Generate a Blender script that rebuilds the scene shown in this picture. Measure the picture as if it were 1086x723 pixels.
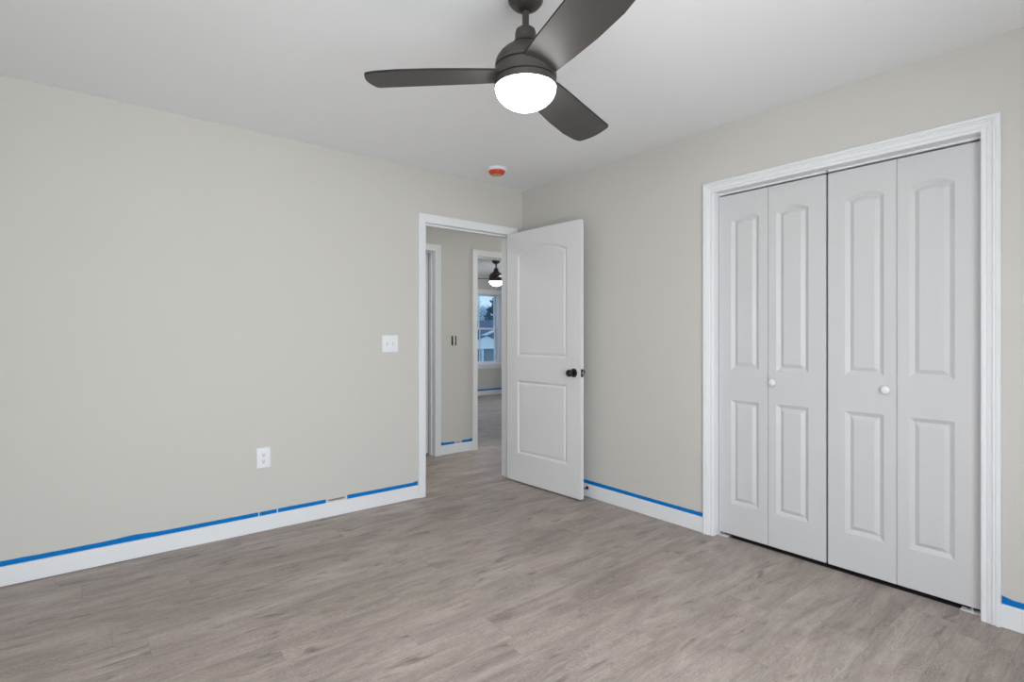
import bpy, bmesh, math, random
from mathutils import Vector, Matrix, noise
from mathutils.geometry import tessellate_polygon

S = bpy.context.scene
for _o in list(bpy.data.objects): bpy.data.objects.remove(_o, do_unlink=True)
COL = S.collection
random.seed(5)
PI = math.pi
W_, H_ = 1086, 723

# ------------------------------------------------------------------ camera
FPX = 568.47
YAW = 0.8918                      # heading of the view from +X
CAMP = (-2.9552, -3.5241, 1.193)
cd = bpy.data.cameras.new('camera'); cam = bpy.data.objects.new('camera', cd); COL.objects.link(cam)
cd.sensor_fit = 'HORIZONTAL'; cd.sensor_width = 36.0; cd.lens = 36.0*FPX/W_
cd.shift_y = -(361.5-356.75)/W_; cd.shift_x = 0
cd.clip_start = .02; cd.clip_end = 500
cam.location = CAMP; cam.rotation_euler = (PI/2, 0, YAW-PI/2)
S.camera = cam
S.view_settings.view_transform = 'Standard'; S.view_settings.look = 'None'
S.view_settings.gamma = 1; S.view_settings.use_curve_mapping = False
S.view_settings.exposure = -0.26
S.cycles.use_denoising = True
S.cycles.max_bounces = 14; S.cycles.diffuse_bounces = 8; S.cycles.glossy_bounces = 4
S.cycles.transparent_max_bounces = 12
S.cycles.sample_clamp_indirect = 6.0

# ------------------------------------------------------------------ world + daylight
WORLD = 1.45
w = bpy.data.worlds.new('sky'); S.world = w; w.use_nodes = True
nt = w.node_tree; nt.nodes.clear()
wo = nt.nodes.new('ShaderNodeOutputWorld'); bg = nt.nodes.new('ShaderNodeBackground')
tc = nt.nodes.new('ShaderNodeTexCoord'); sp = nt.nodes.new('ShaderNodeSeparateXYZ'); rp = nt.nodes.new('ShaderNodeValToRGB')
rp.color_ramp.elements[0].position = 0.0; rp.color_ramp.elements[0].color = (.80, .88, .95, 1)
rp.color_ramp.elements[1].position = .22; rp.color_ramp.elements[1].color = (.30, .56, .95, 1)
e = rp.color_ramp.elements.new(.07); e.color = (.50, .74, .97, 1)
nt.links.new(tc.outputs['Generated'], sp.inputs[0]); nt.links.new(sp.outputs['Z'], rp.inputs[0])
nt.links.new(rp.outputs[0], bg.inputs[0]); bg.inputs[1].default_value = WORLD
nt.links.new(bg.outputs[0], wo.inputs[0])

def sun(name, d, e, col, ang=1.0):
    l = bpy.data.lights.new(name, 'SUN'); l.energy = e; l.color = col; l.angle = math.radians(ang)
    o = bpy.data.objects.new(name, l); COL.objects.link(o)
    o.rotation_euler = Vector(d).to_track_quat('-Z', 'Y').to_euler(); return o
def area(name, loc, d, sx, sy, e, col, spread=PI):
    l = bpy.data.lights.new(name, 'AREA'); l.shape = 'RECTANGLE'; l.size = sx; l.size_y = sy; l.energy = e; l.color = col; l.spread = spread
    o = bpy.data.objects.new(name, l); COL.objects.link(o); o.location = loc
    o.rotation_euler = Vector(d).to_track_quat('-Z', 'Y').to_euler(); return o
# daylight arriving at the windows behind the camera and at the side windows of the far room and the hall;
# the upward one is a fill added to brighten the ceiling
area('sky_light_south_window', (-2.36, -4.34, 1.12), (0, 1, -.60), 1.7, 1.9, 96, (.985, .985, .985))
area('ceiling_fill_south_window', (-2.36, -4.36, 1.12), (0, 1, .70), 1.7, 1.9, 31, (1, .99, .985))
area('daylight_far_side_window', (4.60, 3.2, 1.40), (-1, 0, 0), 1.5, 1.4, 60, (1, .985, .965))
area('daylight_hall_window', (4.60, .62, 1.45), (-1, 0, 0), .64, 1.2, 110, (1, .985, .97))

# ------------------------------------------------------------------ helpers
WL = {}
def tag(o, label=None, cat=None, group=None, kind=None):
    if label: o['label'] = label
    if cat: o['category'] = cat
    if group: o['group'] = group
    if kind: o['kind'] = kind
    return o
def empty(name, loc, rz=0, parent=None):
    o = bpy.data.objects.new(name, None); COL.objects.link(o); o.empty_display_size = .05
    o.location = loc; o.rotation_euler = (0, 0, rz); o.parent = parent; WL[o.name] = Vector(loc); return o
def obj(name, bm, m, parent=None, local=False, smooth=False):
    """link bm as one mesh object; vertices are given in world axes (local=False) or already in the parent's frame"""
    bmesh.ops.recalc_face_normals(bm, faces=bm.faces) if not bm.faces or True else None
    xs = [v.co for v in bm.verts]
    c = Vector(((min(v.x for v in xs)+max(v.x for v in xs))/2, (min(v.y for v in xs)+max(v.y for v in xs))/2, min(v.z for v in xs)))
    for v in bm.verts: v.co -= c
    me = bpy.data.meshes.new(name); bm.to_mesh(me); bm.free()
    ms = m if isinstance(m, (list, tuple)) else [m]
    for k in ms: me.materials.append(k)
    o = bpy.data.objects.new(name, me); COL.objects.link(o)
    base = c
    if parent is not None:
        o.parent = parent
        if not local: base = c-WL[parent.name]; WL[o.name] = c.copy()
        else:
            base = c-(WL[parent.name] if parent.type == 'MESH' else Vector()); WL[o.name] = c.copy()
    else: WL[o.name] = c.copy()
    o.location = base
    if smooth:
        for p in me.polygons: p.use_smooth = True
        try: me.set_sharp_from_angle(angle=math.radians(35))
        except Exception: pass
    return o
def NB(): return bmesh.new()
def box(bm, x0, x1, y0, y1, z0, z1, mi=0):
    v = [bm.verts.new((x, y, z)) for x in (x0, x1) for y in (y0, y1) for z in (z0, z1)]
    for q in ((0,1,3,2),(4,6,7,5),(0,4,5,1),(2,3,7,6),(0,2,6,4),(1,5,7,3)):
        f = bm.faces.new([v[i] for i in q]); f.material_index = mi
    return bm
def bbox(x0, x1, y0, y1, z0, z1, bev=.002, seg=2):
    bm = box(NB(), x0, x1, y0, y1, z0, z1)
    bmesh.ops.bevel(bm, geom=bm.edges[:], offset=bev, segments=seg, affect='EDGES', profile=.6); return bm
def lathe(bm, prof, c=(0,0,0), axis=(0,0,1), n=40, cap=True, mi=0):
    """prof: (radius, distance along axis)"""
    ax = Vector(axis).normalized(); q = ax.to_track_quat('Z', 'Y'); c = Vector(c); rings = []
    for r, t in prof:
        if r < 1e-6: rings.append([bm.verts.new(c+ax*t)]); continue
        rings.append([bm.verts.new(c+q @ Vector((r*math.cos(2*PI*i/n), r*math.sin(2*PI*i/n), t))) for i in range(n)])
    for a, b in zip(rings, rings[1:]):
        for i in range(n):
            j = (i+1) % n
            if len(a) == 1 and len(b) == 1: continue
            if len(a) == 1: f = bm.faces.new((a[0], b[i], b[j]))
            elif len(b) == 1: f = bm.faces.new((a[i], a[j], b[0]))
            else: f = bm.faces.new((a[i], a[j], b[j], b[i]))
            f.material_index = mi
    if cap:
        for rg in (rings[0], rings[-1]):
            if len(rg) > 1: bm.faces.new(rg).material_index = mi
    return bm
def mitred(bm, prof, inner, wall, side, z0=0.0, n_axis='y'):
    """door or window casing: prof (outward from the opening, off the wall); inner=(a0,a1,top); wall = plane coordinate, side = +-1 off-wall"""
    a0, a1, top = inner; rows = []
    for u, v in prof:
        pts = [(a0-u, z0), (a0-u, top+u), (a1+u, top+u), (a1+u, z0)]; d = wall+side*v
        rows.append([bm.verts.new((p, d, z) if n_axis == 'y' else (d, p, z)) for p, z in pts])
    for r, s in zip(rows, rows[1:]):
        for i in range(3): bm.faces.new((r[i], r[i+1], s[i+1], s[i]))
    bm.faces.new([r[0] for r in rows]); bm.faces.new([r[3] for r in rows]); 
    return bm

# ------------------------------------------------------------------ materials
def mat(name, col, rough=.6, metal=0, spec=.5, bump=None, vary=None):
    m = bpy.data.materials.new(name); m.use_nodes = True; t = m.node_tree; b = t.nodes['Principled BSDF']
    b.inputs['Base Color'].default_value = (*col, 1); b.inputs['Roughness'].default_value = rough
    b.inputs['Metallic'].default_value = metal; b.inputs['Specular IOR Level'].default_value = spec
    tcn = t.nodes.new('ShaderNodeTexCoord')
    if vary:
        sc, amt = vary
        n = t.nodes.new('ShaderNodeTexNoise'); n.inputs['Scale'].default_value = sc; n.inputs['Detail'].default_value = 4
        mx = t.nodes.new('ShaderNodeMix'); mx.data_type = 'RGBA'
        mx.inputs[6].default_value = (*[c*(1-amt) for c in col], 1); mx.inputs[7].default_value = (*[min(1, c*(1+amt)) for c in col], 1)
        t.links.new(tcn.outputs['Object'], n.inputs[0]); t.links.new(n.outputs[0], mx.inputs[0]); t.links.new(mx.outputs[2], b.inputs['Base Color'])
    if bump:
        sc, st, di = bump
        n = t.nodes.new('ShaderNodeTexNoise'); n.inputs['Scale'].default_value = sc; n.inputs['Detail'].default_value = 3
        bp = t.nodes.new('ShaderNodeBump'); bp.inputs['Strength'].default_value = st; bp.inputs['Distance'].default_value = di
        t.links.new(tcn.outputs['Object'], n.inputs[0]); t.links.new(n.outputs[0], bp.inputs['Height']); t.links.new(bp.outputs[0], b.inputs['Normal'])
    return m
def emis(name, col, st):
    m = bpy.data.materials.new(name); m.use_nodes = True; t = m.node_tree; t.nodes.clear()
    o = t.nodes.new('ShaderNodeOutputMaterial'); b = t.nodes.new('ShaderNodeEmission')
    b.inputs[0].default_value = (*col, 1); b.inputs[1].default_value = st; t.links.new(b.outputs[0], o.inputs[0]); return m
M = {}
M['wall'] = mat('greige_wall_paint', (.590, .583, .556), .75, spec=.25, bump=(220, .08, .0006), vary=(1.3, .012))
M['ceil'] = mat('flat_white_ceiling_paint', (.83, .84, .86), .9, spec=.1, bump=(160, .10, .0006), vary=(.8, .012))
M['trim'] = mat('white_trim_paint', (.78, .80, .83), .42, spec=.4)
M['door'] = mat('white_door_paint', (.735, .742, .76), .45, spec=.4)
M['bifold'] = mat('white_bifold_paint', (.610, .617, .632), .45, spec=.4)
M['black'] = mat('black_metal', (.012, .012, .013), .28, metal=.3, spec=.5)
M['steel'] = mat('bright_steel', (.75, .75, .74), .22, metal=1)
M['whitemetal'] = mat('white_enamelled_steel', (.78, .79, .80), .35)
M['plastic'] = mat('white_plastic', (.80, .82, .87), .3, spec=.5)
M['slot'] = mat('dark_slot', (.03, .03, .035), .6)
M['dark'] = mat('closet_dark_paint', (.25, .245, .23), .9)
M['fanmetal'] = mat('bronze_fan_metal', (.085, .075, .069), .48, metal=.6, spec=.5, vary=(30, .08))
M['blade'] = mat('dark_bronze_blade', (.062, .057, .054), .50, metal=.15, spec=.42, vary=(14, .10), bump=(260, .05, .0003))
M['groove'] = mat('fan_groove_black', (.008, .008, .008), .6)
M['globe'] = emis('lit_opal_globe', (1, .985, .97), 42.0)
M['halldome'] = emis('hall_dome_lit', (1, .98, .95), 42.0)
M['red'] = mat('red_plastic_cover', (.62, .055, .02), .3, spec=.5)
M['label'] = mat('yellowish_label', (.55, .42, .20), .5)
M['tornpaper'] = mat('torn_brown_drywall_paper', (.24, .20, .17), .9, vary=(60, .35))
M['blocking'] = mat('grey_switch_body', (.55, .55, .53), .5)
M['box'] = mat('dark_switch_box', (.035, .035, .032), .6)
M['snow'] = mat('snowy_ground', (.62, .66, .70), .9, vary=(.2, .2))
M['darksiding'] = mat('shaded_grey_siding', (.20, .22, .24), .8)  # soffit shade below the rake is put into this siding colour
M['siding'] = mat('pale_siding', (.86, .85, .76), .7)
M['hroof'] = mat('grey_shingles', (.13, .15, .19), .9, vary=(6, .2))
M['htrim'] = mat('white_house_trim', (.85, .87, .88), .6)
M['screen'] = mat('grey_garage_door', (.27, .30, .30), .6, vary=(2, .15))
M['frost'] = mat('frosted_twigs', (.60, .66, .72), .9, vary=(4, .2))
M['bark'] = mat('grey_bark', (.20, .23, .27), .9, vary=(5, .2))
M['needles'] = mat('blue_green_needles', (.06, .12, .14), .9, vary=(3, .4))

def tape_mat():
    m = mat('blue_painters_tape', (.004, .175, .52), .75, spec=.12, vary=(18, .22), bump=(140, .25, .0008)); return m
M['tape'] = tape_mat()

def glass_mat():
    m = bpy.data.materials.new('window_glass'); m.use_nodes = True; t = m.node_tree; t.nodes.clear()
    o = t.nodes.new('ShaderNodeOutputMaterial'); a = t.nodes.new('ShaderNodeBsdfTransparent'); g = t.nodes.new('ShaderNodeBsdfGlossy')
    g.inputs['Roughness'].default_value = .02; a.inputs[0].default_value = (.96, .98, .98, 1)
    x = t.nodes.new('ShaderNodeMixShader'); x.inputs[0].default_value = .05
    t.links.new(a.outputs[0], x.inputs[1]); t.links.new(g.outputs[0], x.inputs[2]); t.links.new(x.outputs[0], o.inputs[0]); return m
M['glass'] = glass_mat()

def floor_mat():
    m = bpy.data.materials.new('grey_oak_vinyl_plank'); m.use_nodes = True; t = m.node_tree; b = t.nodes['Principled BSDF']
    L = t.links.new; N = t.nodes.new
    def math_(op, a, b_=None, c=None):
        n = N('ShaderNodeMath'); n.operation = op
        for i, x in enumerate((a, b_, c)):
            if x is None: continue
            if isinstance(x, (int, float)): n.inputs[i].default_value = x
            else: L(x, n.inputs[i])
        return n.outputs[0]
    g = N('ShaderNodeNewGeometry'); s = N('ShaderNodeSeparateXYZ'); L(g.outputs['Position'], s.inputs[0])
    X, Y = s.outputs[0], s.outputs[1]
    PW, PL = .182, 1.22
    yr = math_('DIVIDE', math_('ADD', Y, 10.06), PW); row = math_('FLOOR', yr); fy = math_('FRACT', yr)
    wn = N('ShaderNodeTexWhiteNoise'); wn.noise_dimensions = '1D'; L(row, wn.inputs['W'])
    xr = math_('ADD', math_('DIVIDE', math_('ADD', X, 20), PL), math_('MULTIPLY', wn.outputs['Value'], 7.3))
    col_ = math_('FLOOR', xr); fx = math_('FRACT', xr)
    cid = N('ShaderNodeCombineXYZ'); L(row, cid.inputs[0]); L(col_, cid.inputs[1])
    wn2 = N('ShaderNodeTexWhiteNoise'); wn2.noise_dimensions = '2D'; L(cid.outputs[0], wn2.inputs['Vector'])
    pid = wn2.outputs['Value']
    def stretched(sx, sy, scale, detail, rough, dist=0, off=17.0):
        c = N('ShaderNodeCombineXYZ'); L(math_('MULTIPLY', X, sx), c.inputs[0]); L(math_('MULTIPLY', Y, sy), c.inputs[1])
        L(math_('MULTIPLY', pid, off), c.inputs[2])
        n = N('ShaderNodeTexNoise'); n.inputs['Scale'].default_value = scale; n.inputs['Detail'].default_value = detail
        n.inputs['Roughness'].default_value = rough; n.inputs['Distortion'].default_value = dist; L(c.outputs[0], n.inputs[0]); return n.outputs[0]
    broad = stretched(1.0, 3.6, 1.9, 5, .60, .9)
    streak = stretched(1.0, 13, 2.6, 5, .62, .5, 31)
    fine = stretched(2.2, 60, 3.0, 4, .65, .25, 53)
    knot = stretched(3.4, 15, 1.5, 3, .5, .8, 71)
    hue = stretched(.8, 2.4, 1.9, 3, .5, .4, 91)
    # cathedral figure: distorted bands
    cc = N('ShaderNodeCombineXYZ'); L(math_('MULTIPLY', X, .55), cc.inputs[0]); L(math_('ADD', math_('MULTIPLY', Y, 3.2), math_('MULTIPLY', broad, 1.9)), cc.inputs[1]); L(math_('MULTIPLY', pid, 9), cc.inputs[2])
    wv = N('ShaderNodeTexWave'); wv.wave_type = 'BANDS'; wv.bands_direction = 'Y'; wv.inputs['Scale'].default_value = 7; wv.inputs['Distortion'].default_value = 6
    wv.inputs['Detail'].default_value = 3; wv.inputs['Detail Scale'].default_value = 1.3; L(cc.outputs[0], wv.inputs[0])
    r1 = N('ShaderNodeValToRGB'); r1.color_ramp.elements[0].position = .30; r1.color_ramp.elements[0].color = (.176, .144, .131, 1)
    r1.color_ramp.elements[1].position = .68; r1.color_ramp.elements[1].color = (.520, .452, .412, 1)
    e = r1.color_ramp.elements.new(.50); e.color = (.350, .296, .270, 1)
    v = math_('ADD', math_('MULTIPLY', broad, .50), math_('MULTIPLY', streak, .24))
    v = math_('ADD', v, math_('MULTIPLY', fine, .16)); v = math_('ADD', v, math_('MULTIPLY', wv.outputs['Fac'], .10))
    v = math_('ADD', v, math_('MULTIPLY', math_('SUBTRACT', pid, .5), .022)); v = math_('ADD', v, .004)
    L(v, r1.inputs[0])
    # dark mineral streaks
    kr = N('ShaderNodeValToRGB'); kr.color_ramp.elements[0].position = .60; kr.color_ramp.elements[0].color = (0, 0, 0, 1)
    kr.color_ramp.elements[1].position = .76; kr.color_ramp.elements[1].color = (1, 1, 1, 1); L(knot, kr.inputs[0])
    mx = N('ShaderNodeMix'); mx.data_type = 'RGBA'; L(math_('MULTIPLY', kr.outputs[0], .75), mx.inputs[0]); L(r1.outputs[0], mx.inputs[6]); mx.inputs[7].default_value = (.10, .082, .073, 1)
    hr = N('ShaderNodeValToRGB'); hr.color_ramp.elements[0].position = .40; hr.color_ramp.elements[0].color = (.985, 1.0, .97, 1)
    hr.color_ramp.elements[1].position = .62; hr.color_ramp.elements[1].color = (1.0, .985, .995, 1); L(hue, hr.inputs[0])
    mh = N('ShaderNodeMix'); mh.data_type = 'RGBA'; mh.blend_type = 'MULTIPLY'; mh.inputs[0].default_value = 1
    L(mx.outputs[2], mh.inputs[6]); L(hr.outputs[0], mh.inputs[7]); mx = mh
    # seams
    sy = math_('LESS_THAN', math_('MULTIPLY', math_('MINIMUM', fy, math_('SUBTRACT', 1, fy)), PW), .0009)
    sx = math_('LESS_THAN', math_('MULTIPLY', math_('MINIMUM', fx, math_('SUBTRACT', 1, fx)), PL), .0009)
    seam = math_('MAXIMUM', sx, sy)
    m2 = N('ShaderNodeMix'); m2.data_type = 'RGBA'; L(math_('MULTIPLY', seam, .32), m2.inputs[0]); L(mx.outputs[2], m2.inputs[6]); m2.inputs[7].default_value = (.09, .078, .07, 1)
    L(m2.outputs[2], b.inputs['Base Color'])
    b.inputs['Roughness'].default_value = .42; b.inputs['Specular IOR Level'].default_value = .4
    L(math_('ADD', .38, math_('MULTIPLY', streak, .14)), b.inputs['Roughness'])
    bp = N('ShaderNodeBump'); bp.inputs['Strength'].default_value = .25; bp.inputs['Distance'].default_value = .0008
    L(math_('SUBTRACT', fine, seam), bp.inputs['Height']); L(bp.outputs[0], b.inputs['Normal'])
    return m
M['floor'] = floor_mat()

# ------------------------------------------------------------------ the setting
CH = 2.44
X0, Y0 = -3.42, -4.10            # west and south walls of the bedroom
TW = .115                        # partition thickness
HY = 1.12                        # far wall of the hall
FY = 5.30                        # far wall of the room across the hall
XE = 4.30                        # east wall of hall and far room
EO = (-.942, -.129, 2.045)       # entry opening
CO = (-3.006, -1.787, 2.052)     # closet opening (along y)
LO = (-.962, -.200, 2.045)       # hall left opening
RO = (.322, 1.135, 2.045)        # hall right opening
JT = .019
def wall(name, axis, a0, a1, t0, t1, holes=(), m='wall', z1=CH):
    """axis 'x': runs along x at y in t0..t1. holes: (h0, h1, zb, zt)"""
    bm = NB()
    def seg(p, q, za, zb):
        if q-p < 1e-5 or zb-za < 1e-5: return
        if axis == 'x': box(bm, p, q, t0, t1, za, zb)
        else: box(bm, t0, t1, p, q, za, zb)
    p = a0
    for h0, h1, zb, zt in sorted(holes):
        seg(p, h0, 0, z1); seg(h0, h1, 0, zb); seg(h0, h1, zt, z1); p = h1
    seg(p, a1, 0, z1)
    return obj(name, bm, M[m])
def st(o, label=None, cat=None): return tag(o, label, cat, kind='structure')
hj = lambda o: (o[0]-JT, o[1]+JT, 0, o[2]+JT)

st(obj('floor', box(NB(), X0-.2, XE+.2, Y0-.2, FY+.2, -.12, 0), M['floor']), 'grey-brown wood plank floor running through bedroom and hall', 'floor')
st(obj('ceiling', box(NB(), X0-.2, XE+.2, Y0-.2, FY+.2, CH, CH+.15), M['ceil']), 'flat white ceiling above the bedroom', 'ceiling')
st(wall('wall_north', 'x', X0, XE, 0, TW, [hj(EO)]), 'greige wall with outlet, double switch and open doorway', 'wall')
st(wall('wall_east', 'y', Y0, 0, 0, TW, [hj(CO)]), 'greige wall around the closet doors', 'wall')
SW = (-3.23, -1.49, .10, 2.10)
st(wall('wall_south', 'x', X0-.2, 1.2, Y0-.16, Y0, [SW]), 'greige wall behind the camera', 'wall')
st(wall('wall_west', 'y', Y0, HY+3.6, X0-.16, X0), 'greige wall left of the camera', 'wall')
st(wall('wall_closet_back', 'y', Y0, 0, .78, .86, m='dark'), 'dark back wall inside the closet', 'wall')
st(wall('wall_closet_side_left', 'x', TW, .78, -1.60, -1.52, m='dark')); st(wall('wall_closet_side_right', 'x', TW, .78, -3.28, -3.20, m='dark'))
st(wall('wall_hall_north', 'x', X0, XE, HY, HY+TW, [hj(LO), hj(RO)]), 'greige hall wall between the two hall doorways', 'wall')
st(wall('wall_hall_partition', 'y', HY+TW, FY, .06, .15), 'greige wall between the two rooms across the hall', 'wall')
st(wall('wall_bath_north', 'x', X0, .06, 3.0, 3.1), 'greige wall in the room behind the left hall doorway', 'wall')
HWN = (.30, .94, .90, 2.05); ESW = (2.45, 3.95, .70, 2.08)
st(wall('wall_far_east', 'y', 0, FY, XE, XE+.16, [HWN, ESW]), 'greige side wall of the far room', 'wall')
FW = (2.945, 3.835, .62, 2.085)
st(wall('wall_far_north', 'x', .06, XE+.16, FY, FY+.16, [FW]), 'greige wall with a window in the far room', 'wall')

st(obj('closet_floor_shade', box(NB(), .053, .78, -3.20, -1.60, 0, .0015), M['slot']), 'dark sheet on the closet floor standing in for shade under the doors', 'floor')  # black sheet paints in the shade below the bifold leaves
# door linings
def lining(name, axis, o, t0, t1, label, stop=None):
    bm = NB(); a0, a1, top = o
    def bx(p0, p1, q0, q1, z0, z1):
        if axis == 'x': box(bm, p0, p1, q0, q1, z0, z1)
        else: box(bm, q0, q1, p0, p1, z0, z1)
    bx(a0-JT, a0, t0, t1, 0, top+JT); bx(a1, a1+JT, t0, t1, 0, top+JT); bx(a0, a1, t0, t1, top, top+JT)
    if stop:
        s0, s1 = stop; k = .011
        bx(a0, a0+k, s0, s1, 0, top-k); bx(a1-k, a1, s0, s1, 0, top-k); bx(a0, a1, s0, s1, top-k, top)
    return st(obj(name, bm, M['trim']), label, 'door trim')
lining('trim_1', 'x', EO, -.001, TW+.001, 'white door lining with stop inside the bedroom doorway', (.040, .075))
lining('trim_2', 'y', CO, -.001, TW+.001, 'white lining around the closet doors')
lining('trim_3', 'x', LO, HY-.001, HY+TW+.001, 'white door lining of the left hall doorway', (HY+.05, HY+.085))
lining('trim_4', 'x', RO, HY-.001, HY+TW+.001, 'white door lining of the right hall doorway', (HY+.05, HY+.085))
FLAT = [(0, 0), (0, .010), (.002, .0125), (.050, .0175), (.055, .0175), (.057, .016), (.057, 0)]
FLATW = FLAT[:3]+[(.055, .0175), (.060, .0175), (.062, .016), (.062, 0)]
COLO = [(0, 0), (0, .009), (.003, .011), (.013, .011), (.017, .0065), (.021, .011), (.034, .014), (.038, .0185), (.041, .0125), (.046, .0125),
        (.049, .019), (.058, .0195), (.0635, .015), (.0635, 0)]
def casing(name, prof, o, wl, side, ax, label, rev=.0035):
    return st(obj(name, mitred(NB(), prof, (o[0]-rev, o[1]+rev, o[2]+rev-.003), wl, side, 0, ax), M['trim']), label, 'door trim')
casing('trim_5', FLATW, EO, 0, -1, 'y', 'flat white casing around the bedroom doorway')
casing('trim_6', FLATW, EO, TW, 1, 'y', 'white casing on the hall side of the bedroom doorway')
casing('trim_7', COLO, CO, 0, -1, 'x', 'wide moulded white casing around the closet doors', .003)
casing('trim_8', FLATW, LO, HY, -1, 'y', 'white casing around the left hall doorway')
casing('trim_9', FLATW, RO, HY, -1, 'y', 'white casing around the right hall doorway')

# baseboards (flat boards with an eased top edge)
BH, BT = .095, .014
def baseboard(name, axis, a0, a1, wl, side, label):
    bm = NB(); pr = [(0, .0025), (BT, .0025), (BT, BH-.003), (BT-.003, BH), (0, BH)]; R = []
    for a in (a0, a1):
        R.append([bm.verts.new((a, wl+side*u, z) if axis == 'x' else (wl+side*u, a, z)) for u, z in pr])
    for i in range(5): bm.faces.new((R[0][i], R[0][(i+1) % 5], R[1][(i+1) % 5], R[1][i]))
    bm.faces.new(R[0]); bm.faces.new(R[1][::-1])
    return st(obj(name, bm, M['trim']), label, 'baseboard')
CW = .0625+.0035
baseboard('baseboard_north', 'x', X0, EO[0]-.0655, 0, -1, 'white baseboard below the taped wall with the outlet')
baseboard('baseboard_north_corner', 'x', EO[1]+.0655, 0, 0, -1, 'short white baseboard between doorway and corner')
baseboard('baseboard_east', 'y', CO[1]+.0665, -BT, 0, -1, 'white baseboard between room corner and closet casing')
baseboard('baseboard_east_right', 'y', Y0, CO[0]-.0665, 0, -1, 'white baseboard right of the closet casing')
baseboard('baseboard_hall', 'x', LO[1]+.0655, RO[0]-.0655, HY, -1, 'white baseboard between the two hall doorways')
baseboard('baseboard_far', 'x', .15, XE, FY, -1, 'white baseboard below the far room window')
baseboard('baseboard_south', 'x', X0, 0, Y0, 1, 'white baseboard behind the camera')
baseboard('baseboard_west', 'y', Y0+BT, -BT, X0, 1, 'white baseboard left of the camera')

# ------------------------------------------------------------------ windows
def window(name, axis, o, t_in, t_out, into, label, grille=True, casing_on=True):
    """o=(a0,a1,zb,zt) rough opening; t_in room face, t_out outer face, into=+1/-1 direction from room to outside"""
    a0, a1, zb, zt = o
    cc = (t_in+t_out)/2+into*.02
    loc = ((a0+a1)/2, cc, zb) if axis == 'x' else (cc, (a0+a1)/2, zb)
    r = empty(name, loc); tag(r, label, 'window', kind='structure')
    def bx(bm, p0, p1, q0, q1, z0, z1):
        q0, q1 = min(q0, q1), max(q0, q1)
        if axis == 'x': box(bm, p0, p1, q0, q1, z0, z1)
        else: box(bm, q0, q1, p0, p1, z0, z1)
    F = .028
    f = NB(); q0, q1 = t_in, t_out
    bx(f, a0, a0+F, q0, q1, zb, zt); bx(f, a1-F, a1, q0, q1, zb, zt); bx(f, a0+F, a1-F, q0, q1, zt-F, zt); bx(f, a0+F, a1-F, q0, q1, zb, zb+F)
    obj('frame', f, M['trim'], r)
    zm = (zb+zt)/2; i0, i1 = a0+F, a1-F; zi0, zi1 = zb+F, zt-F
    for nm, za, zc, dq in (('lower_sash', zi0, zm+.018, -.014*into), ('upper_sash', zm-.018, zi1, .016*into)):
        s = NB(); c0, c1 = cc+dq-.014, cc+dq+.014; R = .036
        bx(s, i0, i0+R, c0, c1, za, zc); bx(s, i1-R, i1, c0, c1, za, zc); bx(s, i0+R, i1-R, c0, c1, za, za+R); bx(s, i0+R, i1-R, c0, c1, zc-R, zc)
        if grille:
            mxx = (i0+i1)/2; bx(s, mxx-.009, mxx+.009, cc+dq-.006, cc+dq+.006, za+R, zc-R)
        so = obj(nm, s, M['trim'], r)
        g = NB(); bx(g, i0+R-.002, i1-R+.002, cc+dq-.002, cc+dq+.002, za+R-.002, zc-R+.002); obj('pane', g, M['glass'], so)
    if casing_on:
        c = NB(); u = .062; w0, w1 = (t_in-into*.016, t_in)
        bx(c, a0-u, a0, w0, w1, zb, zt+u); bx(c, a1, a1+u, w0, w1, zb, zt+u); bx(c, a0, a1, w0, w1, zt, zt+u)
        obj('casing', c, M['trim'], r)
        c = NB(); bx(c, a0-u-.02, a1+u+.02, t_in-into*.035, t_in, zb-.022, zb); obj('stool', c, M['trim'], r)
        c = NB(); bx(c, a0-u, a1+u, t_in-into*.014, t_in, zb-.075, zb-.022); obj('apron', c, M['trim'], r)
    return r
window('window_1', 'x', FW, FY, FY+.16, 1, 'double-hung window of the far room showing trees and a house')
window('window_2', 'x', SW, Y0, Y0-.16, -1, 'window in the wall behind the camera', False)
window('window_3', 'y', ESW, XE, XE+.16, 1, 'side window of the far room', False)
window('window_4', 'y', HWN, XE, XE+.16, 1, 'small window at the end of the hall', False)

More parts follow.
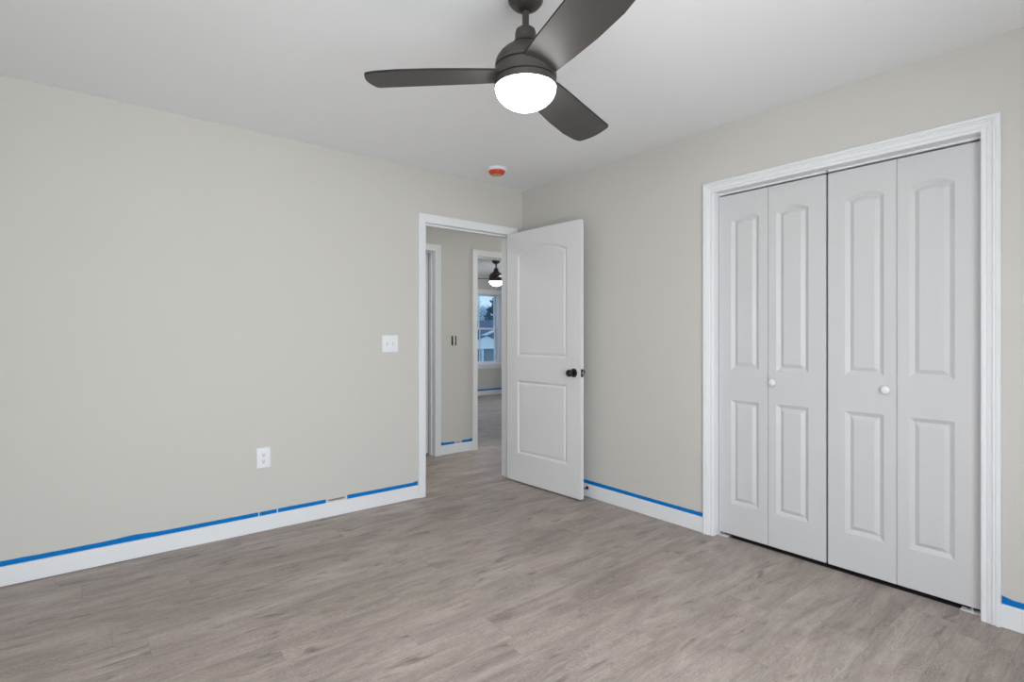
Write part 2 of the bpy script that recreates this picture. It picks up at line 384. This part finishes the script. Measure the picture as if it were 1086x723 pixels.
# ------------------------------------------------------------------ panel doors
def outline(p, t, n=14):
    """p = (x0,x1,z0,zspring,rise); inset by t"""
    x0, x1, z0, zs, rise = p; xc = (x0+x1)/2; a = (x1-x0)/2
    pts = [(x0+t, z0+t), (x1-t, z0+t)]
    if rise <= 0: return pts+[(x1-t, zs-t), (x0+t, zs-t)]
    R = (a*a+rise*rise)/(2*rise); zc = zs+rise-R
    for i in range(n+1):
        x = (x1-t)+(x0-x1+2*t)*i/n
        pts.append((x, zc+math.sqrt(max(1e-9, (R-t)**2-(x-xc)**2))))
    return pts
PROF = [(0, 0), (.001, .0006), (.0200, .0135), (.0212, .0137), (.0395, .0022), (.0405, .0019)]
PROF_E = [(0, 0), (.0015, .0008), (.0145, .0098), (.0185, .0100), (.031, .0048), (.034, .0042)]
def door_face(bm, w, h, panels, y, s, prof):
    """face at depth y whose recess runs along +y*s"""
    loops = [[(0, 0), (w, 0), (w, h), (0, h)]]+[outline(p, 0) for p in panels]
    flat = [q for l in loops for q in l]
    V = [bm.verts.new((x, y, z)) for x, z in flat]
    for tri in tessellate_polygon([[Vector((x, z, 0)) for x, z in l] for l in loops]):
        try: bm.faces.new([V[i] for i in tri])
        except ValueError: pass
    k = 4
    for p in panels:
        n = len(outline(p, 0)); prev = V[k:k+n]; k += n
        for t, d in prof[1:]:
            cur = [bm.verts.new((x, y+s*d, z)) for x, z in outline(p, t)]
            for i in range(n): bm.faces.new((prev[i], prev[(i+1) % n], cur[(i+1) % n], cur[i]))
            prev = cur
        bm.faces.new(prev)
    return V[:4]
def leaf(w, h, T, panels, prof, both):
    bm = NB(); a = door_face(bm, w, h, panels, 0, 1, prof)
    if both: b = door_face(bm, w, h, panels, T, -1, prof)
    else:
        b = [bm.verts.new((x, T, z)) for x, z in ((0, 0), (w, 0), (w, h), (0, h))]; bm.faces.new(b)
    for i in range(4): bm.faces.new((a[i], a[(i+1) % 4], b[(i+1) % 4], b[i]))
    return bm

# entry door: hinged on the right jamb, swung into the room
TH = math.radians(92.8); PIN = (-.133, -.008)
p0 = (PIN[0]-.002*math.cos(TH)-.043*math.sin(TH), PIN[1]-.002*math.sin(TH)+.043*math.cos(TH))
ZD = .012
door = empty('door_1', (p0[0], p0[1], ZD), TH-PI); WL[door.name] = Vector()
tag(door, 'open white two-panel door with arched top panel and black knob', 'door', kind='structure')
DW, DH, DT = .808, 2.030, .035
pan = [(.131, .674, .242-ZD, .837-ZD, 0), (.131, .674, 1.030-ZD, 1.853-ZD, .062)]
obj('door_slab', leaf(DW, DH, DT, pan, PROF_E, True), M['door'], door, local=True)
kz = .927-ZD; kx = .745
def knob_at(yf, s):
    b = lathe(NB(), [(.0325, 0), (.0325, .004), (.029, .0085), (.016, .010)], (kx, yf, kz), (0, s, 0), 32)
    ro = obj('rosette', b, M['black'], door, local=True, smooth=True)
    b = lathe(NB(), [(.011, .008), (.0105, .028), (.016, .033), (.0245, .040), (.0275, .050), (.0255, .060), (.018, .067), (.0, .069)], (kx, yf, kz), (0, s, 0), 32)
    obj('door_knob', b, M['black'], door, local=True, smooth=True)
knob_at(0, -1); knob_at(DT, 1)
lp = obj('latch_plate', bbox(DW-.001, DW+.0016, .0045, .0305, kz-.0285, kz+.0285, .0006, 1), M['black'], door, local=True)
obj('latch_bolt', bbox(DW+.001, DW+.013, .011, .024, kz-.008, kz+.008, .003, 2), M['steel'], lp, local=True)
for z in (.20, 1.02, 1.83):
    b = lathe(NB(), [(.0, -.048), (.0065, -.046), (.0065, .046), (.0, .048)], (-.004, DT+.008, z), (0, 0, 1), 16)
    box(b, -.0015, -.0002, .006, DT+.004, z-.044, z+.044)
    obj('hinge', b, M['black'], door, local=True, smooth=True)

# closet bifold doors: two folding pairs of two leaves
LX = .050; LZ0, LZ1 = .022, 2.031
def bifold(name, ystart, leaves, knob_leaf, knob_y, label):
    r = empty(name, (LX, ystart, LZ0), -PI/2); WL[r.name] = Vector(); tag(r, label, 'closet door', kind='structure')
    for (ya, yb, pa, pb) in leaves:
        w = ya-yb; a = ya-pa; b_ = ya-pb
        pn = [(a, b_, .205-LZ0, .818-LZ0, 0), (a, b_, 1.0-LZ0, 1.880-LZ0, .027)]
        bm = leaf(w, LZ1-LZ0, .030, pn, PROF, False)
        bmesh.ops.translate(bm, verts=bm.verts, vec=(ystart-ya, 0, 0))
        obj('door_leaf', bm, M['bifold'], r, local=True)
    kb = lathe(NB(), [(.0085, 0), (.0075, .008), (.010, .012), (.0165, .018), (.0185, .024), (.0165, .030), (.009, .034), (0, .035)], (ystart-knob_y, 0, .938-LZ0), (0, -1, 0), 28)
    obj('knob', kb, M['plastic'], r, local=True, smooth=True)
    for x in (ystart-leaves[0][0]+.045, ystart-leaves[1][1]-.045):
        obj('pivot_pin', lathe(NB(), [(.004, LZ1-LZ0), (.004, LZ1-LZ0+.012)], (x, .015, 0), (0, 0, 1), 12), M['steel'], r, local=True)
    return r
bifold('door_2', -1.791, [(-1.791, -2.0862, -1.867, -2.034), (-2.0888, -2.3855, -2.131, -2.301)], 1, -2.119,
       'left folding pair of white closet door leaves with arched panels')
bifold('door_3', -2.3965, [(-2.3965, -2.6938, -2.474, -2.643), (-2.6962, -3.0015, -2.742, -2.911)], 0, -2.655,
       'right folding pair of white closet door leaves with arched panels')
for nm, a, b_, lab in (('trim_10', -2.385, CO[1], 'white overhead track above the left closet pair'), ('trim_11', CO[0], -2.395, 'white overhead track above the right closet pair')):
    st(obj(nm, box(NB(), LX+.002, LX+.030, a, b_, 2.0415, CO[2]), M['whitemetal']), lab, 'door track')
for a, b_, lab in ((-1.787, -1.852, 'white floor bracket below the left closet pair by the casing'), (-3.006, -2.930, 'white floor bracket below the right closet pair by the casing')):
    lo, hi = min(a, b_), max(a, b_); c = (a+b_)/2
    r = empty('floor_bracket', (.055, c, 0)); tag(r, lab, 'door bracket')
    bm = bbox(.038, .085, lo, hi, 0, .0022, .0007, 1); obj('plate', bm, M['whitemetal'], r)
    bm = lathe(NB(), [(.009, .0022), (.009, .010), (.005, .0115), (.005, .0215)], (.060, c, 0), (0, 0, 1), 16); obj('pivot_socket', bm, M['steel'], r, smooth=True)

# ------------------------------------------------------------------ electrical
def toggle_switch():
    cx, cz = -1.232, 1.141
    r = empty('light_switch', (cx, 0, cz)); tag(r, 'white double toggle light switch left of the bedroom doorway', 'light switch')
    obj('cover_plate', bbox(cx-.061, cx+.061, -.007, 0, cz-.0605, cz+.0605, .0028, 3), M['plastic'], r, smooth=True)
    for s in (-1, 1):
        x = cx+s*.023
        sl = obj('toggle_slot', box(NB(), x-.0055, x+.0055, -.0075, -.0068, cz-.0125, cz+.0125), M['blocking'], r)
        bm = NB(); P = [(-.0075, -.008), (-.0175, -.0105), (-.0185, -.0045), (-.0075, .0085)]
        A = [bm.verts.new((x-.0042, y, cz+z)) for y, z in P]; B = [bm.verts.new((x+.0042, y, cz+z)) for y, z in P]
        bm.faces.new(A); bm.faces.new(B[::-1])
        for i in range(4): bm.faces.new((A[i], B[i], B[(i+1) % 4], A[(i+1) % 4]))
        obj('toggle', bm, M['plastic'], r)
        for z in (-.030, .030): obj('screw', lathe(NB(), [(.003, 0), (.003, .0008), (.0, .0012)], (x, -.007, cz+z), (0, -1, 0), 12), M['whitemetal'], r)
toggle_switch()
def outlet():
    cx, cz = -2.075, .4485
    r = empty('wall_outlet', (cx, 0, cz)); tag(r, 'white double wall outlet low on the taped wall', 'outlet')
    obj('cover_plate', bbox(cx-.0395, cx+.0395, -.007, 0, cz-.0615, cz+.0615, .0028, 3), M['plastic'], r, smooth=True)
    for s in (-1, 1):
        z = cz+s*.0195; bm = NB(); pts = []
        for i in range(24):
            a = 2*PI*i/24; x = max(-.0165, min(.0165, .0185*math.cos(a))); pts.append((x, max(-.014, min(.014, .0175*math.sin(a)))))
        A = [bm.verts.new((cx+x, -.0068, z+q)) for x, q in pts]; B = [bm.verts.new((cx+x, -.0090, z+q)) for x, q in pts]
        bm.faces.new(A); bm.faces.new(B)
        for i in range(24): bm.faces.new((A[i], A[(i+1) % 24], B[(i+1) % 24], B[i]))
        soc = obj('socket', bm, M['plastic'], r)
        b = NB(); box(b, cx-.0078, cx-.0052, -.0094, -.0088, z-.0015, z+.0075); box(b, cx+.0052, cx+.0074, -.0094, -.0088, z-.0010, z+.0068)
        lathe(b, [(.0033, 0), (.0033, .0006)], (cx, -.0088, z-.0075), (0, -1, 0), 12); obj('slots', b, M['slot'], soc)
    obj('screw', lathe(NB(), [(.003, 0), (.003, .0008), (.0, .0012)], (cx, -.007, cz), (0, -1, 0), 12), M['whitemetal'], r)
outlet()
def bare_switch():
    cx, cz = .028, 1.150
    r = empty('bare_light_switch', (cx, HY, cz)); tag(r, 'light switch without cover plate in dark box on hall wall', 'light switch')
    b = NB()
    box(b, cx-.029, cx+.029, HY-.0015, HY, cz-.049, cz+.049); obj('switch_box', b, M['box'], r)
    obj('switch_body', bbox(cx-.010, cx+.010, HY-.006, HY-.001, cz-.050, cz+.050, .001, 1), M['blocking'], r)
    obj('toggle', bbox(cx-.004, cx+.004, HY-.017, HY-.005, cz-.010, cz+.004, .0015, 1), M['plastic'], r)
bare_switch()

# ------------------------------------------------------------------ painter's tape (thin strips masking the wall just above the baseboards)
def tape(axis, a0, a1, wl, side, label, grp, zb=BH-.001, zt=.119, seed=0, flap=None, bump_at=None, amp=.003, m='tape', gap_hi=0):
    bm = NB(); n = max(6, int(abs(a1-a0)/.012)); F = []; 
    for i in range(n+1):
        a = a0+(a1-a0)*i/n
        z = zt+amp*noise.noise(Vector((a*3.1+seed, seed*1.7, 0)))+amp*.35*noise.noise(Vector((a*21+seed, 3, 0)))
        if bump_at and abs(a-bump_at[0]) < bump_at[1]: z += bump_at[2]*(.5+.5*math.cos(PI*(a-bump_at[0])/bump_at[1]))
        if flap in ('end', 'both') and i > n-3: z += .008*(1-(n-i)/3)
        if flap in ('start', 'both') and i < 3: z += .008*(1-i/3)
        zz = zb+.0012*noise.noise(Vector((a*9+seed, 8, 0)))+gap_hi
        o0, o1 = wl+side*.0004, wl+side*(.0014+.0006*noise.noise(Vector((a*14, seed, 5))))
        P = [(o0, zz), (o1, zz), (o1, z), (o0, z)]
        F.append([bm.verts.new((a, p, q) if axis == 'x' else (p, a, q)) for p, q in P])
    for A, B in zip(F, F[1:]):
        for i in range(4): bm.faces.new((A[i], A[(i+1) % 4], B[(i+1) % 4], B[i]))
    bm.faces.new(F[0]); bm.faces.new(F[-1][::-1])
    return tag(obj('masking_tape' if m == 'tape' else 'torn_paper_strip', bm, M[m]), label, 'tape' if m == 'tape' else 'torn paper', grp)
G = 'blue masking tape strips above the baseboards'
tape('x', X0+.01, -2.104, 0, -1, 'longest blue masking tape strip, above the baseboard at left of photo', G, seed=1, zt=.1195, bump_at=(-2.72, .14, .007), zb=.0955)
tape('x', -2.097, -1.997, 0, -1, 'shortest blue masking tape piece, below the outlet', G, seed=2, zt=.119)
tape('x', -1.990, -1.690, 0, -1, 'blue masking tape piece just left of the torn brown strip', G, seed=3, zt=.1195)
tape('x', -1.545, -1.010, 0, -1, 'blue masking tape piece ending at the bedroom doorway casing', G, seed=4, zt=.1205, flap='end')
tape('x', -1.672, -1.562, 0, -1, 'torn brown strip in the gap of the blue tape', None, seed=9, zt=.1155, zb=.103, m='tornpaper', amp=.006)
tape('y', CO[1]+.0668, -.30, 0, -1, 'blue masking tape strip between open door and closet', G, seed=5, zt=.1195)
tape('y', Y0+.01, CO[0]-.0675, 0, -1, 'blue masking tape strip right of the closet casing', G, seed=6, zt=.120, flap='end')
tape('x', LO[1]+.068, .035, HY, -1, 'left piece of blue masking tape on the hall wall between the doorways', G, seed=7, zt=.120, flap='start', amp=.006)
tape('x', .052, .115, HY, -1, 'thin torn grey shred between the two blue tape halves on the hall wall', None, seed=12, zt=.108, zb=.099, m='tornpaper', amp=.003)
tape('x', .125, RO[0]-.068, HY, -1, 'right piece of blue masking tape on the hall wall between the doorways', G, seed=13, zt=.122, flap='end', amp=.004)
tape('x', 2.2, XE-.05, FY, -1, 'blue masking tape strip below the far room window', G, seed=8, zt=.128)

# door stop screwed to the baseboard behind the door
r = empty('door_stop', (-BT, -.772, .068)); tag(r, 'small black door stop on baseboard behind the open door', 'door stop')
obj('flange', lathe(NB(), [(.0125, 0), (.0125, .004), (.008, .011), (.005, .013)], (-BT, -.772, .068), (-1, 0, 0), 20), M['black'], r, smooth=True)
obj('rod', lathe(NB(), [(.0042, .008), (.0042, .062)], (-BT, -.772, .068), (-1, 0, 0), 14), M['black'], r, smooth=True)
obj('bumper', lathe(NB(), [(.006, .060), (.0085, .063), (.0085, .073), (.006, .076)], (-BT, -.772, .068), (-1, 0, 0), 18), M['black'], r, smooth=True)

# smoke detector under its red dust cover
dx, dy = -.543, -.357
r = empty('smoke_detector', (dx, dy, CH)); tag(r, 'white ceiling smoke detector under a red dust cover', 'smoke detector')
obj('base', lathe(NB(), [(.070, 0), (.072, .004), (.072, .013), (.066, .020), (.058, .022)], (dx, dy, CH), (0, 0, -1), 48), M['plastic'], r, smooth=True)
obj('dust_cover', lathe(NB(), [(.060, .0205), (.0615, .022), (.0605, .030), (.054, .040), (.046, .046), (.040, .047)], (dx, dy, CH), (0, 0, -1), 48), M['red'], r, smooth=True)
obj('cover_label', lathe(NB(), [(.034, .047), (.034, .0476)], (dx, dy, CH), (0, 0, -1), 36), M['label'], r)

# ------------------------------------------------------------------ ceiling fan
def fan(loc, label):
    cx, cy = loc
    r = empty('ceiling_fan', (cx, cy, CH)); tag(r, label, 'ceiling fan', 'ceiling fans with lit globe lights')
    ax = (0, 0, 1); c = (cx, cy, 0); L = lambda p, n=56: lathe(NB(), p, c, ax, n)
    can = obj('canopy', L([(.066, CH), (.066, CH-.012), (.062, CH-.030), (.050, CH-.045), (.034, CH-.054), (.024, CH-.056)]), M['fanmetal'], r, smooth=True)
    obj('canopy_ball', L([(.020, CH-.050), (.0235, CH-.058), (.018, CH-.064), (.0125, CH-.066)], 28), M['groove'], can, smooth=True)
    obj('downrod', L([(.0122, 2.305), (.0122, CH-.05)], 24), M['fanmetal'], r, smooth=True)
    obj('coupler', L([(.0395, 2.255), (.0385, 2.295), (.035, 2.307), (.026, 2.314), (.014, 2.317)], 36), M['fanmetal'], r, smooth=True)
    obj('housing_groove', L([(.104, 2.115), (.1085, 2.120), (.1085, 2.165), (.104, 2.198), (.058, 2.244), (.0515, 2.245), (.0515, 2.254), (.040, 2.256)]), M['groove'], r, smooth=True)
    obj('motor_cap', L([(.1085, 2.1685), (.1120, 2.170), (.1105, 2.188), (.105, 2.202), (.094, 2.218), (.079, 2.232), (.066, 2.241), (.060, 2.2425)]), M['fanmetal'], r, smooth=True)
    obj('cap_collar', L([(.046, 2.2525), (.0530, 2.2530), (.049, 2.2575), (.040, 2.260)]), M['fanmetal'], r, smooth=True)
    obj('motor_band', L([(.108, 2.1235), (.1125, 2.125), (.1128, 2.162), (.1085, 2.1645)]), M['fanmetal'], r, smooth=True)
    obj('light_ring', L([(.1085, 2.0955), (.1125, 2.096), (.1128, 2.1185), (.1085, 2.1205)]), M['fanmetal'], r, smooth=True)
    g = [(.1105, 2.098)]
    for i in range(1, 17):
        a = PI/2*i/16; g.append((.1105*math.cos(a)**1.08, 2.098-.080*math.sin(a)))
    g[-1] = (0, 2.018)
    obj('globe', lathe(NB(), g, c, ax, 56), M['globe'], r, smooth=True)
    pit = -.194; th0 = 2.43
    ccw = [(.085, .058), (.11, .0685), (.20, .0745), (.33, .080), (.46, .077), (.54, .065), (.570, .0545), (.5785, .047), (.5815, .040)]
    cw = [(.085, -.058), (.11, -.0655), (.20, -.0735), (.33, -.0815), (.46, -.090), (.54, -.0955), (.562, -.097), (.5695, -.0935), (.5735, -.086)]
    for k in range(3):
        a = th0+k*2*PI/3; u = Vector((math.cos(a), math.sin(a), 0)); v = Vector((-u.y, u.x, 0)); bm = NB()
        def P(rr, ww, t):
            p = u*rr+v*(ww*math.cos(pit)); z = 2.143+ww*math.sin(pit)-.045*p.x-.05*p.y-.003*rr
            return (cx+p.x, cy+p.y, z+t-.010*(1-min(1, abs(ww)/.09)**2)*0)
        st_ = []
        for (ra, wa), (rb, wb) in zip(ccw, cw):
            row = []
            for j in range(9):
                f = j/8; row.append((ra+(rb-ra)*f+(.012 if ra > .55 else 0)*math.sin(PI*f)*(ra > .58), wa+(wb-wa)*f))
            st_.append(row)
        top = [[bm.verts.new(P(x, y, .004)) for x, y in row] for row in st_]; bot = [[bm.verts.new(P(x, y, -.004)) for x, y in row] for row in st_]
        R, C = len(st_), 9
        for i in range(R-1):
            for j in range(C-1):
                bm.faces.new((top[i][j], top[i+1][j], top[i+1][j+1], top[i][j+1])); bm.faces.new((bot[i][j], bot[i][j+1], bot[i+1][j+1], bot[i+1][j]))
        for i in range(R-1):
            for j in (0, C-1): bm.faces.new((top[i][j], bot[i][j], bot[i+1][j], top[i+1][j])).material_index = 1  # long blade edges coloured black for the shade on them
        for j in range(C-1):
            for i in (0, R-1): bm.faces.new((top[i][j], top[i][j+1], bot[i][j+1], bot[i][j]))
        obj('blade', bm, [M['blade'], M['groove']], r, smooth=True)
    return r
FANP = (-1.6905, -2.0360)
f1 = fan(FANP, 'large dark three-blade ceiling fan with lit white globe, in the bedroom')
def copy_tree(o, parent=None):
    c = o.copy(); COL.objects.link(c); c.parent = parent
    for ch in [x for x in bpy.data.objects if x.parent == o and x.name != c.name]: copy_tree(ch, c)
    return c
f2 = copy_tree(f1); f2.location = (2.37, 3.49, CH); f2.rotation_euler = (0, 0, math.radians(6))
f2['label'] = 'distant dark ceiling fan with lit globe, seen through the hall doorway'



# unseen flush dome lamps added to brighten the hall on both sides
for lx, lab in ((1.5, 'added unseen ceiling lamp in the hall, right of the doorway'), (-1.55, 'added unseen ceiling lamp in the hall, left of the doorway')):
    r = empty('hall_fill_lamp', (lx, .62, CH)); tag(r, lab, 'ceiling lamp', 'added flush lamps in the hall')
    obj('lamp_base', lathe(NB(), [(.15, 0), (.15, .02), (.14, .025)], (lx, .62, CH), (0, 0, -1), 40), M['whitemetal'], r, smooth=True)
    obj('lamp_dome', lathe(NB(), [(.135, .025), (.13, .05), (.10, .075), (.05, .09), (0, .094)], (lx, .62, CH), (0, 0, -1), 40), M['halldome'], r, smooth=True)

# door of the left hall room, swung open against the room's inside
d4 = empty('door_4', (LO[1]-.004, HY+TW+.004, ZD), math.radians(91)); WL[d4.name] = Vector()
tag(d4, 'white inner door standing open inside the left hall doorway', 'door', kind='structure')
w4 = .755; obj('door_slab', leaf(w4, DH, DT, [(.12, .635, .23, .825, 0), (.12, .635, 1.018, 1.841, .06)], PROF_E, True), M['door'], d4, local=True)
lathe_ = lathe(NB(), [(.0325, 0), (.0325, .004), (.012, .010), (.0105, .028), (.0245, .040), (.0275, .050), (.018, .067), (.0, .069)], (w4-.063, DT, .915), (0, 1, 0), 28)
obj('door_knob', lathe_, M['black'], d4, local=True, smooth=True)

# ------------------------------------------------------------------ outdoors, seen through the far window
bm = NB(); N_ = 24
gv = [[bm.verts.new((-60+160*i/N_, 6.2+110*j/N_, -3.0+.5*noise.noise(Vector((i*.4, j*.4, 2))))) for j in range(N_+1)] for i in range(N_+1)]
for i in range(N_):
    for j in range(N_): bm.faces.new((gv[i][j], gv[i+1][j], gv[i+1][j+1], gv[i][j+1]))
tag(obj('ground', bm, M['snow']), 'pale frosty ground outside beyond the far window', 'ground', kind='structure')

def away(px, depth, z):
    """point on the sight line of image column px at the given distance, used for laying out the outdoors"""
    fw = Vector((math.cos(YAW), math.sin(YAW), 0)); rt = Vector((math.sin(YAW), -math.cos(YAW), 0))
    p = Vector((CAMP[0], CAMP[1], 0))+(fw+rt*((px-543)/FPX))*depth; return Vector((p.x, p.y, z))
# neighbouring house: gable front facing this house, larger roof behind it
hc = away(516, 42, 0)
r = empty('neighbour_house', (hc.x, hc.y, -3.1)); tag(r, 'pale gabled house with grey roof outside the far window', 'house')
hx, hy = hc.x, hc.y; gw = 1.75
def gable(x0, x1, y0, y1, zb, ze, zp):
    bm = NB(); xm = (x0+x1)/2; A = [bm.verts.new((x, y0, z)) for x, z in ((x0, zb), (x1, zb), (x1, ze), (xm, zp), (x0, ze))]
    B = [bm.verts.new((x, y1, z)) for x, z in ((x0, zb), (x1, zb), (x1, ze), (xm, zp), (x0, ze))]
    bm.faces.new(A); bm.faces.new(B[::-1])
    for i in range(5): bm.faces.new((A[i], A[(i+1) % 5], B[(i+1) % 5], B[i]))
    return bm
def gable_roof_long(x0, x1, y0, y1, ze, zp):
    bm = NB(); ym = (y0+y1)/2
    A = [bm.verts.new((x0, y, z)) for y, z in ((y0, ze), (ym, zp), (y1, ze), (y1, ze-.1), (y0, ze-.1))]
    B = [bm.verts.new((x1, y, z)) for y, z in ((y0, ze), (ym, zp), (y1, ze), (y1, ze-.1), (y0, ze-.1))]
    bm.faces.new(A); bm.faces.new(B[::-1])
    for i in range(5): bm.faces.new((A[i], A[(i+1) % 5], B[(i+1) % 5], B[i]))
    return bm
def roof_slabs(bm, x0, x1, y0, y1, ze, zp, t=.15, ov=.3):
    xm = (x0+x1)/2; s = (zp-ze)/(xm-x0)
    for sx, xe in ((-1, x0), (1, x1)):
        xo = xe+sx*ov; zo = ze-s*ov
        q = [(xo, zo), (xm, zp), (xm, zp+t), (xo, zo+t)]
        A = [bm.verts.new((x, y0, z)) for x, z in q]; B = [bm.verts.new((x, y1, z)) for x, z in q]
        bm.faces.new(A); bm.faces.new(B[::-1])
        for i in range(4): bm.faces.new((A[i], A[(i+1) % 4], B[(i+1) % 4], B[i]))
    return bm
gw = 2.3; HZ = 1.25-.37*gw
obj('porch_gable', gable(hx-gw, hx+gw, hy, hy+3, .30, HZ, 1.25), M['siding'], r)
obj('porch_roof', roof_slabs(NB(), hx-gw, hx+gw, hy-.1, hy+3, HZ, 1.25, .035, .2), M['hroof'], r)
obj('porch_beam', box(NB(), hx-gw-.1, hx+gw+.1, hy-.12, hy+.2, .24, .36), M['htrim'], r)
for sx in (-2.2, -.41, 2.2): obj('porch_post', box(NB(), hx+sx-.05, hx+sx+.05, hy-.1, hy+.1, -3.1, .26), M['htrim'], r)
obj('porch_screen', box(NB(), hx-gw, hx+gw, hy+.6, hy+.7, -3.1, .28), M['screen'], r)
px_ = 28.0; pz_ = .973+.36*(px_-23.293)
obj('house_body', gable(px_-7, px_+7, hy+3.5, hy+10, -3.1, pz_-2.52, pz_), M['darksiding'], r)
obj('house_roof', roof_slabs(NB(), px_-7, px_+7, hy+3.35, hy+10.5, pz_-2.52, pz_, .12, .6), M['hroof'], r)
obj('rake_board', roof_slabs(NB(), px_-7, px_+7, hy+3.25, hy+3.36, pz_-2.52, pz_-.06, .20, .6), M['htrim'], r)
r = empty('neighbour_house', (34, 50, -3.1)); tag(r, 'farther house showing only its dark blue-grey roof outside the far window', 'house')
obj('house_body', box(NB(), 24, 46, 46, 54, -3.1, -.4), M['darksiding'], r)
obj('house_roof', gable_roof_long(24, 46, 45.4, 54.6, -.5, 2.05), M['hroof'], r)
# far trees
def tree(px, depth, h, kind, label):
    c = away(px, depth, -3.0); rnd = random.Random(int(px*7+depth))
    r = empty('tree', (c.x, c.y, -3.0)); tag(r, label, 'tree', 'trees beyond the neighbouring houses')
    bm = NB(); lathe(bm, [(.16, 0), (.11, h*.5), (.03, h)], (c.x, c.y, -3), (0, 0, 1), 8); tips = []
    for i in range(90):
        t = .30+.66*rnd.random(); z = -3+h*t; a = rnd.random()*2*PI; l = h*.34*(1.15-t)+.3
        d = Vector((math.cos(a), math.sin(a), .8)).normalized(); b0 = Vector((c.x, c.y, z))
        lathe(bm, [(.04, 0), (.012, l)], b0, d, 4); tips.append((b0, d, l))
    obj('trunk', bm, M['bark'], r)
    bm = NB()
    for b0, d, l in tips:
        for k in range(9 if kind == 'bare' else 5):
            p = b0+d*l*(.3+.75*rnd.random())
            if kind == 'bare':
                e = (d+Vector((rnd.uniform(-1, 1), rnd.uniform(-1, 1), rnd.uniform(-.4, 1)))).normalized(); lathe(bm, [(.030, 0), (.016, .35+.5*rnd.random())], p, e, 4)
            else: bmesh.ops.create_icosphere(bm, subdivisions=1, radius=.16+.14*rnd.random(), matrix=Matrix.Translation(p) @ Matrix.Diagonal((1, 1, .6, 1)))
    obj('foliage' if kind == 'pine' else 'twigs', bm, M['needles'] if kind == 'pine' else M['frost'], r)
tree(525.8, 78, 9.6, 'pine', 'dark evergreen tree at the right of the far window')
tree(508.0, 88, 9.4, 'bare', 'frosty bare tree at the left of the far window')
tree(514.0, 99, 9.4, 'bare', 'shorter frosty bare tree in the middle of the far window')
tree(519.0, 111, 10.2, 'bare', 'frosty bare tree beside the dark evergreen outside')
